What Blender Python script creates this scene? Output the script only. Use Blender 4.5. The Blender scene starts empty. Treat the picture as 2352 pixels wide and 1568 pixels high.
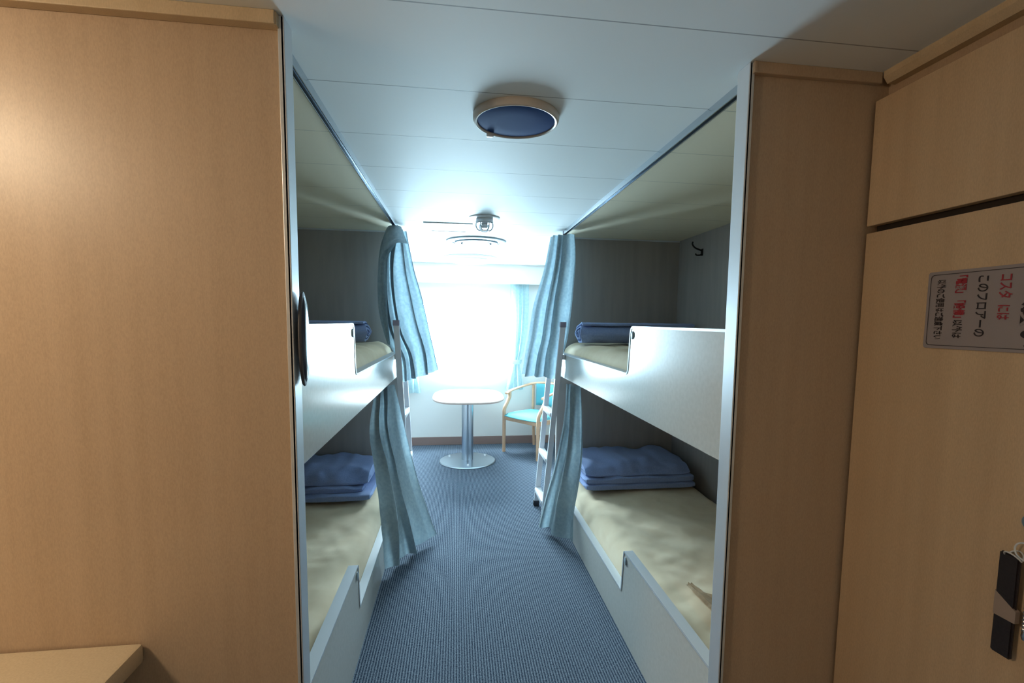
import bpy, bmesh, math, random
from mathutils import Vector, Matrix, noise
from math import sin, cos, pi, radians, atan2, hypot
random.seed(7)
S = bpy.context.scene
COL = S.collection

# ------------------------------------------------------------------ camera
W, HH = 2352, 1568
F, CX, CY, YAW, PITCH, ROLL = 1106.394, 1195.823, 837.233, 0.1330851, 0.0892032, 0.0118983
fwd0 = Vector((sin(YAW), cos(YAW), 0)); right0 = Vector((cos(YAW), -sin(YAW), 0)); up0 = Vector((0, 0, 1))
fwd = fwd0*cos(PITCH) - up0*sin(PITCH); up1 = up0*cos(PITCH) + fwd0*sin(PITCH)
rt = right0*cos(ROLL) + up1*sin(ROLL); up = -right0*sin(ROLL) + up1*cos(ROLL)
cd = bpy.data.cameras.new('camera'); cam = bpy.data.objects.new('camera', cd); COL.objects.link(cam)
m3 = Matrix((rt, up, -fwd)).transposed()
cam.matrix_world = Matrix.Translation((0, 0, 1.5)) @ m3.to_4x4()
cd.sensor_fit = 'HORIZONTAL'; cd.sensor_width = 36; cd.lens = F/W*36
cd.shift_x = -(CX-W/2)/W; cd.shift_y = (CY-HH/2)/W; cd.clip_start = .02
S.camera = cam

# ------------------------------------------------------------------ world, lights, exposure
S.view_settings.view_transform = 'Standard'; S.view_settings.look = 'None'
S.view_settings.gamma = 1; S.view_settings.use_curve_mapping = False
S.view_settings.exposure = 0.0
wd = bpy.data.worlds.new('overcast_sky'); S.world = wd; wd.use_nodes = True
nt = wd.node_tree; nt.nodes.clear()
wo = nt.nodes.new('ShaderNodeOutputWorld'); bg = nt.nodes.new('ShaderNodeBackground')
tc = nt.nodes.new('ShaderNodeTexCoord'); sp = nt.nodes.new('ShaderNodeSeparateXYZ'); cr = nt.nodes.new('ShaderNodeValToRGB')
nt.links.new(tc.outputs['Generated'], sp.inputs[0]); nt.links.new(sp.outputs[2], cr.inputs[0])
cr.color_ramp.elements[0].position = 0.0; cr.color_ramp.elements[0].color = (.46, .64, .76, 1)
cr.color_ramp.elements[1].position = 0.25; cr.color_ramp.elements[1].color = (.70, .89, 1.0, 1)
nt.links.new(cr.outputs[0], bg.inputs[0]); bg.inputs[1].default_value = 142.0
nt.links.new(bg.outputs[0], wo.inputs[0])
# portal that guides the daylight through the window opening
pl = bpy.data.lights.new('window_portal', 'AREA'); pl.shape = 'RECTANGLE'; pl.size = 1.10; pl.size_y = .84
po = bpy.data.objects.new('window_portal', pl); COL.objects.link(po)
po.location = (.075, 5.93, 1.30); po.rotation_euler = (radians(-90), 0, 0); pl.cycles.is_portal = True
LAMP_L = 98.0                  # radiance of the one lit lamp, the entry ceiling globe

# ------------------------------------------------------------------ materials
def mat(name, col, rough=.5, metal=0., spec=.5, **k):
    m = bpy.data.materials.new(name); m.use_nodes = True; b = m.node_tree.nodes['Principled BSDF']
    b.inputs['Base Color'].default_value = (*col, 1); b.inputs['Roughness'].default_value = rough
    b.inputs['Metallic'].default_value = metal; b.inputs['Specular IOR Level'].default_value = spec
    for a, v in k.items(): b.inputs[a.replace('_', ' ')].default_value = v
    return m
def nodes(m): return m.node_tree, m.node_tree.nodes['Principled BSDF']
def noise_mat(name, c1, c2, scale, mapscale=(1, 1, 1), rough=.5, bump=0., detail=4, metal=0., spec=.5, lo=.35, hi=.65, bdist=.002):
    m = mat(name, c1, rough, metal, spec); t, b = nodes(m)
    tc = t.nodes.new('ShaderNodeTexCoord'); mp = t.nodes.new('ShaderNodeMapping'); mp.inputs['Scale'].default_value = mapscale
    n = t.nodes.new('ShaderNodeTexNoise'); n.inputs['Scale'].default_value = scale; n.inputs['Detail'].default_value = detail
    r = t.nodes.new('ShaderNodeValToRGB'); r.color_ramp.elements[0].position = lo; r.color_ramp.elements[1].position = hi
    r.color_ramp.elements[0].color = (*c1, 1); r.color_ramp.elements[1].color = (*c2, 1)
    t.links.new(tc.outputs['Object'], mp.inputs[0]); t.links.new(mp.outputs[0], n.inputs[0])
    t.links.new(n.outputs[0], r.inputs[0]); t.links.new(r.outputs[0], b.inputs['Base Color'])
    if bump:
        bp = t.nodes.new('ShaderNodeBump'); bp.inputs['Strength'].default_value = bump; bp.inputs['Distance'].default_value = bdist
        t.links.new(n.outputs[0], bp.inputs['Height']); t.links.new(bp.outputs[0], b.inputs['Normal'])
    return m
def wood_mat(name, c1, c2, rough=.38, spec=.5):
    m = noise_mat(name, c1, c2, 1.0, (26, 26, 1.0), rough, .0, 6, spec=spec, lo=.25, hi=.75)
    t, b = nodes(m)                      # a second fine fleck
    tc = t.nodes.new('ShaderNodeTexCoord'); mp = t.nodes.new('ShaderNodeMapping'); mp.inputs['Scale'].default_value = (420, 420, 140)
    n = t.nodes.new('ShaderNodeTexNoise'); n.inputs['Scale'].default_value = 1; n.inputs['Detail'].default_value = 2
    mr = t.nodes.new('ShaderNodeMapRange'); mr.inputs[1].default_value = .3; mr.inputs[2].default_value = .7; mr.inputs[3].default_value = .92; mr.inputs[4].default_value = 1.06
    mx = t.nodes.new('ShaderNodeMix'); mx.data_type = 'RGBA'; mx.blend_type = 'MULTIPLY'; mx.inputs[0].default_value = 1
    src = b.inputs['Base Color'].links[0].from_socket
    t.links.new(tc.outputs['Object'], mp.inputs[0]); t.links.new(mp.outputs[0], n.inputs[0]); t.links.new(n.outputs[0], mr.inputs[0])
    t.links.new(src, mx.inputs[6]); t.links.new(mr.outputs[0], mx.inputs[7]); t.links.new(mx.outputs[2], b.inputs['Base Color'])
    return m
M = {}
M['wood'] = wood_mat('beech_laminate', (.45, .335, .23), (.50, .378, .265), .40)
M['wood_trim'] = wood_mat('beech_trim', (.54, .42, .27), (.60, .48, .32), .45)
M['door_wood'] = wood_mat('door_laminate', (.50, .365, .23), (.58, .435, .28), .5)
M['berth_wall'] = noise_mat('berth_wall_laminate', (.37, .345, .33), (.42, .39, .37), 1.0, (20, 20, 2), .55)
M['panel'] = noise_mat('pale_laminate', (.59, .58, .53), (.63, .62, .57), 60, rough=.21, bump=0, spec=.5)
M['wall'] = mat('cream_wall_paint', (.88, .88, .85), .45)
M['alu'] = mat('brushed_aluminium', (.70, .74, .78), .38, .45)
M['alu_bright'] = mat('polished_aluminium', (.78, .82, .86), .35, .35)
M['rail'] = mat('rail_aluminium', (.62, .68, .74), .25, 1.)
M['white'] = mat('white_plastic', (.82, .83, .84), .35)
M['steel'] = mat('stainless_steel', (.46, .53, .60), .28, 1.)
M['black'] = mat('black_plastic', (.015, .015, .018), .4)
M['darkgap'] = mat('dark_gap', (.02, .012, .008), .8)
M['table'] = mat('table_laminate', (.80, .74, .70), .25)
M['table_edge'] = mat('table_edge_band', (.55, .42, .36), .4)
M['chair_wood'] = wood_mat('chair_beech', (.62, .38, .24), (.70, .45, .29), .35)
M['chair_fab'] = noise_mat('turquoise_upholstery', (.09, .36, .42), (.13, .43, .48), 300, rough=.85, bump=.3)
M['base_b'] = mat('brown_baseboard', (.27, .18, .16), .5)
M['sign'] = mat('sign_plate', (.28, .25, .26), .5)
M['ink'] = mat('sign_ink_black', (.02, .015, .02), .5)
M['ink_red'] = mat('sign_ink_red', (.30, .02, .035), .5)
M['counter'] = noise_mat('beige_counter', (.62, .52, .36), (.68, .58, .41), 250, rough=.45)
M['hook'] = mat('dark_hook_metal', (.03, .03, .028), .35, .6)
M['rubber'] = mat('dark_rubber', (.03, .03, .04), .7)
M['ladder'] = mat('pale_painted_metal', (.80, .83, .90), .35)
M['vent'] = mat('vent_grey', (.30, .38, .43), .5)
M['cap'] = mat('mauve_grey_cap', (.34, .31, .40), .5)
M['disc'] = mat('dark_blue_gloss_disc', (.018, .050, .165), .7, spec=.02)
M['ring'] = mat('ivory_rim', (.62, .55, .48), .35)
M['plaque'] = mat('dark_plaque', (.035, .04, .07), .18)
M['plaque_rim'] = mat('plaque_rim', (.07, .07, .08), .6)
M['fob'] = noise_mat('fob_black', (.012, .008, .010), (.02, .014, .016), 200, rough=.45)
M['fobw'] = mat('fob_tape', (.30, .24, .21), .6)
M['keyblue'] = mat('key_blue_plastic', (.035, .03, .10), .4)
M['paper'] = noise_mat('tan_paper', (.60, .46, .30), (.68, .54, .37), 60, rough=.8)

# ceiling: pale panels with fine seams running across the room
m = mat('ceiling_panels', (.70, .72, .72), .62, spec=.10); M['ceiling'] = m
t, b = nodes(m)
tc = t.nodes.new('ShaderNodeTexCoord'); sp = t.nodes.new('ShaderNodeSeparateXYZ')
a = t.nodes.new('ShaderNodeMath'); a.operation = 'SUBTRACT'; a.inputs[1].default_value = 1.083-.374*20 - .002
d = t.nodes.new('ShaderNodeMath'); d.operation = 'DIVIDE'; d.inputs[1].default_value = .374
fr = t.nodes.new('ShaderNodeMath'); fr.operation = 'FRACT'
lt = t.nodes.new('ShaderNodeMath'); lt.operation = 'LESS_THAN'; lt.inputs[1].default_value = .010
mx = t.nodes.new('ShaderNodeMix'); mx.data_type = 'RGBA'; mx.inputs[6].default_value = (.79, .82, .82, 1); mx.inputs[7].default_value = (.36, .38, .39, 1)
t.links.new(tc.outputs['Object'], sp.inputs[0]); t.links.new(sp.outputs[1], a.inputs[0]); t.links.new(a.outputs[0], d.inputs[0])
t.links.new(d.outputs[0], fr.inputs[0]); t.links.new(fr.outputs[0], lt.inputs[0]); t.links.new(lt.outputs[0], mx.inputs[0]); t.links.new(mx.outputs[2], b.inputs['Base Color'])

m = M['ceiling'].copy(); m.name = 'berth_ceiling_warm_bounce'; M['berth_ceiling_warm_bounce'] = m  # ceiling copy with the berths' warm bounce light put into its cream colour
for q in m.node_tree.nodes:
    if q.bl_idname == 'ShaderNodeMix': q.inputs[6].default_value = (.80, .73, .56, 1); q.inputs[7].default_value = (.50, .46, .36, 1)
# carpet: blue grey loops in fine rows running into the room
m = mat('ribbed_blue_carpet', (.1, .15, .22), .95, spec=.1); M['carpet'] = m
t, b = nodes(m)
tc = t.nodes.new('ShaderNodeTexCoord')
mp = t.nodes.new('ShaderNodeMapping'); mp.inputs['Scale'].default_value = (1, .16, 1)
mp2 = t.nodes.new('ShaderNodeMapping'); mp2.inputs['Scale'].default_value = (1, .42, 1)
wv = t.nodes.new('ShaderNodeTexWave'); wv.wave_type = 'BANDS'; wv.bands_direction = 'X'; wv.inputs['Scale'].default_value = 26; wv.inputs['Distortion'].default_value = .6; wv.inputs['Detail'].default_value = 1; wv.inputs['Detail Scale'].default_value = 6
ns = t.nodes.new('ShaderNodeTexNoise'); ns.inputs['Scale'].default_value = 260; ns.inputs['Detail'].default_value = 3
vo = t.nodes.new('ShaderNodeTexVoronoi'); vo.inputs['Scale'].default_value = 150
t.links.new(tc.outputs['Object'], mp.inputs[0]); t.links.new(mp.outputs[0], wv.inputs[0]); t.links.new(tc.outputs['Object'], mp2.inputs[0]); t.links.new(mp2.outputs[0], ns.inputs[0]); t.links.new(tc.outputs['Object'], vo.inputs[0])
mu = t.nodes.new('ShaderNodeMath'); mu.operation = 'MULTIPLY'; mu.inputs[1].default_value = .36
ad = t.nodes.new('ShaderNodeMath'); ad.operation = 'ADD'
t.links.new(wv.outputs['Fac'], mu.inputs[0]); t.links.new(mu.outputs[0], ad.inputs[0])
m2_ = t.nodes.new('ShaderNodeMath'); m2_.operation = 'MULTIPLY'; m2_.inputs[1].default_value = 1.0
t.links.new(ns.outputs[0], m2_.inputs[0]); t.links.new(m2_.outputs[0], ad.inputs[1])
r = t.nodes.new('ShaderNodeValToRGB'); r.color_ramp.elements[0].position = .48; r.color_ramp.elements[1].position = .95
r.color_ramp.elements[0].color = (.022, .036, .066, 1); r.color_ramp.elements[1].color = (.235, .280, .335, 1)
t.links.new(ad.outputs[0], r.inputs[0]); t.links.new(r.outputs[0], b.inputs['Base Color'])
bp = t.nodes.new('ShaderNodeBump'); bp.inputs['Strength'].default_value = .5; bp.inputs['Distance'].default_value = .003
t.links.new(ad.outputs[0], bp.inputs['Height']); t.links.new(bp.outputs[0], b.inputs['Normal'])

def fabric(name, c1, c2, scale=90, trans=0., rough=.9, pattern=False):
    m = noise_mat(name, c1, c2, scale, rough=rough, bump=.15, spec=.2)
    t, b = nodes(m); b.inputs['Sheen Weight'].default_value = .15
    if trans:
        out = t.nodes['Material Output']; tr = t.nodes.new('ShaderNodeBsdfTranslucent'); mx = t.nodes.new('ShaderNodeMixShader')
        mx.inputs[0].default_value = trans
        t.links.new(b.inputs['Base Color'].links[0].from_socket, tr.inputs[0])
        t.links.new(b.outputs[0], mx.inputs[1]); t.links.new(tr.outputs[0], mx.inputs[2]); t.links.new(mx.outputs[0], out.inputs[0])
    return m
M['curtain'] = fabric('sage_blue_curtain', (.45, .56, .62), (.56, .66, .70), 55, .13)
M['wincurtain'] = fabric('pale_window_curtain', (.66, .82, .86), (.76, .88, .90), 40, .5)
M['blanket'] = fabric('blue_blanket', (.27, .37, .66), (.33, .43, .72), 120)
M['sheet'] = fabric('cream_sheet', (.86, .70, .48), (.90, .75, .53), 14)
M['glass'] = bpy.data.materials.new('clear_glass'); M['glass'].use_nodes = True
t = M['glass'].node_tree; t.nodes.clear(); o = t.nodes.new('ShaderNodeOutputMaterial'); tr = t.nodes.new('ShaderNodeBsdfTransparent'); gl = t.nodes.new('ShaderNodeBsdfGlossy'); mx = t.nodes.new('ShaderNodeMixShader')
tr.inputs[0].default_value = (.97, 1, 1, 1); gl.inputs['Roughness'].default_value = .02; mx.inputs[0].default_value = .06
t.links.new(tr.outputs[0], mx.inputs[1]); t.links.new(gl.outputs[0], mx.inputs[2]); t.links.new(mx.outputs[0], o.inputs[0])
M['lampglass'] = mat('lit_lamp_diffuser', (.9, .85, .75), .5); nodes(M['lampglass'])[1].inputs['Emission Color'].default_value = (1, .80, .56, 1)
nodes(M['lampglass'])[1].inputs['Emission Strength'].default_value = LAMP_L

# ------------------------------------------------------------------ helpers
def B(): return bmesh.new()
def box(bm, x0, x1, y0, y1, z0, z1, bev=0., seg=2):
    b = bmesh.new(); bmesh.ops.create_cube(b, size=1)
    for v in b.verts: v.co = Vector(((x0+x1)/2+v.co.x*(x1-x0), (y0+y1)/2+v.co.y*(y1-y0), (z0+z1)/2+v.co.z*(z1-z0)))
    if bev: bmesh.ops.bevel(b, geom=b.edges[:], offset=bev, segments=seg, affect='EDGES', profile=.5)
    merge(bm, b)
def merge(bm, b, mtx=None):
    if mtx is not None: bmesh.ops.transform(b, matrix=mtx, verts=b.verts[:])
    me = bpy.data.meshes.new('tmp'); b.to_mesh(me); b.free(); bm.from_mesh(me); bpy.data.meshes.remove(me)
def lathe(bm, prof, seg=48, mtx=None):
    b = bmesh.new(); rings = []
    for r, z in prof:
        if r < 1e-6: rings.append([b.verts.new((0, 0, z))])
        else: rings.append([b.verts.new((r*cos(2*pi*i/seg), r*sin(2*pi*i/seg), z)) for i in range(seg)])
    for a, c in zip(rings, rings[1:]):
        for i in range(seg):
            j = (i+1) % seg
            if len(a) == 1: b.faces.new((a[0], c[j], c[i])) if len(c) > 1 else None
            elif len(c) == 1: b.faces.new((a[i], a[j], c[0]))
            else: b.faces.new((a[i], a[j], c[j], c[i]))
    bmesh.ops.recalc_face_normals(b, faces=b.faces[:])
    merge(bm, b, mtx)
def tube(bm, pts, r, seg=10, closed=False, radii=None, flat=None):
    b = bmesh.new(); P = [Vector(p) for p in pts]; n = len(P); rings = []
    nrm = None
    for i in range(n):
        if closed: tg = (P[(i+1) % n]-P[i-1]).normalized()
        else: tg = (P[min(i+1, n-1)]-P[max(i-1, 0)]).normalized()
        if nrm is None: nrm = tg.orthogonal().normalized() if flat is None else (Vector(flat)-tg*Vector(flat).dot(tg)).normalized()
        nrm = (nrm-tg*nrm.dot(tg)).normalized(); bi = tg.cross(nrm)
        rr = radii[i] if radii else r
        ra, rb = rr if isinstance(rr, tuple) else (rr, rr)
        rings.append([b.verts.new(P[i]+nrm*ra*cos(2*pi*k/seg)+bi*rb*sin(2*pi*k/seg)) for k in range(seg)])
    for i in range(n if closed else n-1):
        a, c = rings[i], rings[(i+1) % n]
        for k in range(seg): b.faces.new((a[k], a[(k+1) % seg], c[(k+1) % seg], c[k]))
    if not closed: b.faces.new(rings[0][::-1]); b.faces.new(rings[-1])
    bmesh.ops.recalc_face_normals(b, faces=b.faces[:]); merge(bm, b)
def prism(bm, pts, axis, a0, a1, bev=0.):
    """closed polygon pts (2D) extruded along axis between a0 and a1. axis X: pts=(y,z); Y: (x,z); Z: (x,y)"""
    b = bmesh.new()
    def mk(p, a): return {'X': (a, p[0], p[1]), 'Y': (p[0], a, p[1]), 'Z': (p[0], p[1], a)}[axis]
    v0 = [b.verts.new(mk(p, a0)) for p in pts]; v1 = [b.verts.new(mk(p, a1)) for p in pts]
    b.faces.new(v0); b.faces.new(v1[::-1])
    for i in range(len(pts)): b.faces.new((v0[i], v0[i-1], v1[i-1], v1[i]))
    bmesh.ops.recalc_face_normals(b, faces=b.faces[:])
    if bev: bmesh.ops.bevel(b, geom=b.edges[:], offset=bev, segments=2, affect='EDGES', profile=.5)
    merge(bm, b)
def obj(name, bm, m, parent=None, smooth=True, loc=None):
    me = bpy.data.meshes.new(name)
    if parent is not None and not parent.get('_local'):
        bmesh.ops.translate(bm, verts=bm.verts[:], vec=-Vector(parent.get('_org', (0, 0, 0))))
    bm.to_mesh(me); bm.free()
    for p in me.polygons: p.use_smooth = smooth
    if smooth:
        try: me.set_sharp_from_angle(angle=radians(35))
        except Exception: pass
    me.materials.append(M[m] if isinstance(m, str) else m)
    o = bpy.data.objects.new(name, me); COL.objects.link(o)
    if parent is not None:
        o.parent = parent
    return o
def thing(name, label, cat, org=(0, 0, 0), rz=0, group=None, local=False):
    o = bpy.data.objects.new(name, None); COL.objects.link(o); o.empty_display_size = .1
    o.location = org; o.rotation_euler = (0, 0, rz); o['label'] = label; o['category'] = cat
    if group: o['group'] = group
    o['_org'] = tuple(org); o['_local'] = local
    return o
def sub(parent, o):           # make o's mesh (already local to the thing) a sub-part
    o.parent = parent
def tag(o, label, cat, group=None):
    o['label'] = label; o['category'] = cat
    if group: o['group'] = group
    return o
def struct(name, bm, m, smooth=False):
    o = obj(name, bm, m, None, smooth); o['kind'] = 'structure'; return o
def subpart(name, bm, m, part):
    root = part.parent
    if not root.get('_local'): bmesh.ops.translate(bm, verts=bm.verts[:], vec=-Vector(root.get('_org', (0, 0, 0))))
    me = bpy.data.meshes.new(name); bm.to_mesh(me); bm.free()
    for p in me.polygons: p.use_smooth = True
    try: me.set_sharp_from_angle(angle=radians(35))
    except Exception: pass
    me.materials.append(M[m]); o = bpy.data.objects.new(name, me); COL.objects.link(o); o.parent = part; return o
def fbm(x, y, z, s): return noise.noise(Vector((x, y, z))*s)
def catmull(pts, n):
    P = [Vector(p) for p in pts]; out = []; k = len(P)-1
    for i in range(n):
        t = i/(n-1)*k; j = min(int(t), k-1); u = t-j
        p0, p1, p2, p3 = P[max(j-1, 0)], P[j], P[j+1], P[min(j+2, k)]
        out.append(.5*((2*p1)+(p2-p0)*u+(2*p0-5*p1+4*p2-p3)*u*u+(3*p1-p0-3*p2+p3)*u**3))
    return out

C = 2.157                       # ceiling height
XL, XR = -.431, .79             # aisle faces of the berth fronts
SL, SR = -1.411, 1.774          # cabin side walls
YF, YB, YW = 1.19, 3.73, 5.81   # berth front partition, berth end bulkhead, window wall

# ------------------------------------------------------------------ room shell
bm = B(); box(bm, -2.2, 2.0, -1.1, 6.0, -.06, 0); struct('floor', bm, 'carpet')
bm = B(); box(bm, -2.2, 2.0, -1.1, 6.0, C, C+.06); struct('ceiling', bm, 'ceiling')
for nm_, xa, xb in (('ceiling_warm_left', SL, -.428), ('ceiling_warm_right', .791, SR)):  # thin sheets over the berths that carry the painted warm light
    bm = B(); box(bm, xa, xb, 1.214, YB, C-.0015, C+.01); struct(nm_, bm, 'berth_ceiling_warm_bounce')
bm = B(); box(bm, -2.2, -.378, 1.180, 1.214, 0, C); struct('wall_front_left', bm, 'wood')
bm = B(); box(bm, .737, 1.9, 1.196, 1.232, 0, C); struct('wall_front_right', bm, 'wood')
bm = B(); box(bm, SL-.06, SL, 1.214, 5.81, 0, C); struct('wall_left', bm, 'berth_wall')
bm = B(); box(bm, SR, SR+.06, 1.232, 5.81, 0, C); struct('wall_right', bm, 'berth_wall')
bm = B(); box(bm, -2.2, -2.14, -1.1, 1.18, 0, C); struct('wall_entry_left', bm, 'wood')
bm = B(); box(bm, -2.14, 1.18, -1.1, -1.04, 0, C); struct('wall_entry_back', bm, 'wood')
for sgn, x0, x1, nm in ((1, XR+.005, SR, 'wall_bulkhead_right'), (-1, SL, XL-.005, 'wall_bulkhead_left')):
    bm = B(); box(bm, x0, x1, YB, YB+.035, 0, C); o = struct(nm, bm, 'berth_wall')
    bm = B(); box(bm, x0+.03, x1-.002, YB-.006, YB, C-.012, C); struct('trim_berth_end_'+('right' if sgn > 0 else 'left'), bm, 'alu')
# window wall with a round-cornered opening
wx0, wx1, wz0, wz1, wr = -.46, .61, .893, 1.703, .10
def rr(x0, x1, z0, z1, r, n=8):
    p = []
    for cx, cz, a0 in ((x1-r, z1-r, 0), (x0+r, z1-r, 90), (x0+r, z0+r, 180), (x1-r, z0+r, 270)):
        for i in range(n+1):
            a = radians(a0+90*i/n); p.append((cx+r*cos(a), cz+r*sin(a)))
    return p
def frame(bm, inner, outer_fn, y0, y1):
    n = len(inner); vi0 = [bm.verts.new((x, y0, z)) for x, z in inner]; vi1 = [bm.verts.new((x, y1, z)) for x, z in inner]
    ou = [outer_fn(x, z) for x, z in inner]
    vo0 = [bm.verts.new((x, y0, z)) for x, z in ou]; vo1 = [bm.verts.new((x, y1, z)) for x, z in ou]
    for i in range(n):
        j = (i+1) % n
        for q in ((vi0[i], vi0[j], vo0[j], vo0[i]), (vi1[j], vi1[i], vo1[i], vo1[j]), (vi0[j], vi0[i], vi1[i], vi1[j]), (vo0[i], vo0[j], vo1[j], vo1[i])):
            try: bm.faces.new(q)
            except Exception: pass
    bmesh.ops.recalc_face_normals(bm, faces=bm.faces[:])
inner = rr(wx0, wx1, wz0, wz1, wr)
bm = B()
mx_, mz_ = (wx0+wx1)/2, (wz0+wz1)/2
def outr(x, z): return (mx_+(x-mx_)/(wx1-mx_)*.60, mz_+(z-mz_)/(wz1-mz_)*.47)
frame(bm, inner, lambda x, z: (max(mx_-.60, min(mx_+.60, mx_+(x-mx_)*1.4)), max(mz_-.47, min(mz_+.47, mz_+(z-mz_)*1.4))), YW, YW+.14)
e = .001
box(bm, SL-.06, mx_-.60+e, YW, YW+.14, 0, C); box(bm, mx_+.60-e, SR+.06, YW, YW+.14, 0, C)
box(bm, mx_-.60, mx_+.60, YW, YW+.14, 0, mz_-.47+e); box(bm, mx_-.60, mx_+.60, YW, YW+.14, mz_+.47-e, C)
struct('wall_far', bm, 'wall')
w = thing('window_1', '', '', ((wx0+wx1)/2, YW+.1, wz0)); 
for k_ in ('label', 'category'): del w[k_]
w['kind'] = 'structure'
bm = B(); frame(bm, rr(wx0+.004, wx1-.004, wz0+.004, wz1-.004, wr), lambda x, z: (mx_+(x-mx_)*1.045, mz_+(z-mz_)*1.06), YW-.012, YW); obj('window_frame', bm, 'white', w)
bm = B(); prism(bm, rr(wx0-.001, wx1+.001, wz0-.001, wz1+.001, wr), 'Y', YW+.10, YW+.108); obj('pane', bm, 'glass', w, False)
bm = B(); box(bm, SL, SR, YW-.012, YW, 0, .098, .003); struct('baseboard_far', bm, 'base_b')
# valance over the window
bm = B(); box(bm, SL+.002, SR-.002, 5.672, 5.687, 1.936, C-.001, .002)
tag(obj('window_valance', bm, 'wall'), 'long pale pelmet board above the bright window', 'pelmet')

# cornices of the entry
bm = B(); box(bm, -2.13, -.386, 1.152, 1.180, C-.028, C, .002); box(bm, -.390, -.383, 1.156, 1.181, C-.0285, C-.001, .001); struct('trim_cornice_left', bm, 'wood_trim')
bm = B(); box(bm, .745, 1.10, 1.180, 1.196, C-.028, C, .002); box(bm, .740, .747, 1.178, 1.197, C-.0285, C-.001, .001); struct('trim_cornice_right', bm, 'wood')
bm = B(); prism(bm, [(1.100, C), (1.100, C-.014), (1.112, C-.030), (1.135, C-.030), (1.135, C)], 'Y', -1.04, 1.178); struct('trim_cornice_side', bm, 'wood_trim')
# right-hand side wall of the entry and the door leaf in it
bm = B(); box(bm, 1.135, 1.18, -1.04, 1.196, 0, C); struct('wall_entry_right', bm, 'wood')
bm = B(); box(bm, 1.090, 1.135, -.25, 1.186, 1.764, 2.085, .0015); struct('trim_panel_over_door', bm, 'door_wood')
bm = B(); box(bm, 1.112, 1.135, -.25, 1.176, 1.742, 1.764); struct('trim_door_gap', bm, 'darkgap')
d1 = thing('door_1', '', '', (1.1, 1.17, 0))
for k_ in ('label', 'category'): del d1[k_]
d1['kind'] = 'structure'
bm = B(); box(bm, 1.090, 1.134, .32, 1.185, .012, 1.745, .002); obj('door_leaf', bm, 'door_wood', d1)
bm = B(); tube(bm, [(1.090, .738, 1.135), (1.066, .738, 1.135)], .015, 20); lo = obj('lock_cylinder', bm, 'steel', d1)
bm = B(); box(bm, 1.085, 1.091, .66, .715, 1.04, 1.28, .003); obj('handle_plate', bm, 'steel', d1)
bm = B(); tube(bm, catmull([(1.086, .688, 1.22), (1.05, .688, 1.22), (1.04, .675, 1.22), (1.04, .58, 1.22)], 20), .010, 12); obj('door_handle', bm, 'steel', d1)

# metal edge profiles on the ends of the two partitions
bm = B(); box(bm, -.380, -.372, 1.170, 1.222, 0, C-.001, .0015); box(bm, -.386, -.374, 1.170, 1.180, 0, C-.001, .001); struct('trim_post_left', bm, 'alu', False)
bm = B(); box(bm, .731, .739, 1.186, 1.240, 0, C-.001, .0015); box(bm, .733, .745, 1.186, 1.196, 0, C-.001, .001); struct('trim_post_right', bm, 'alu', False)
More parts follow.
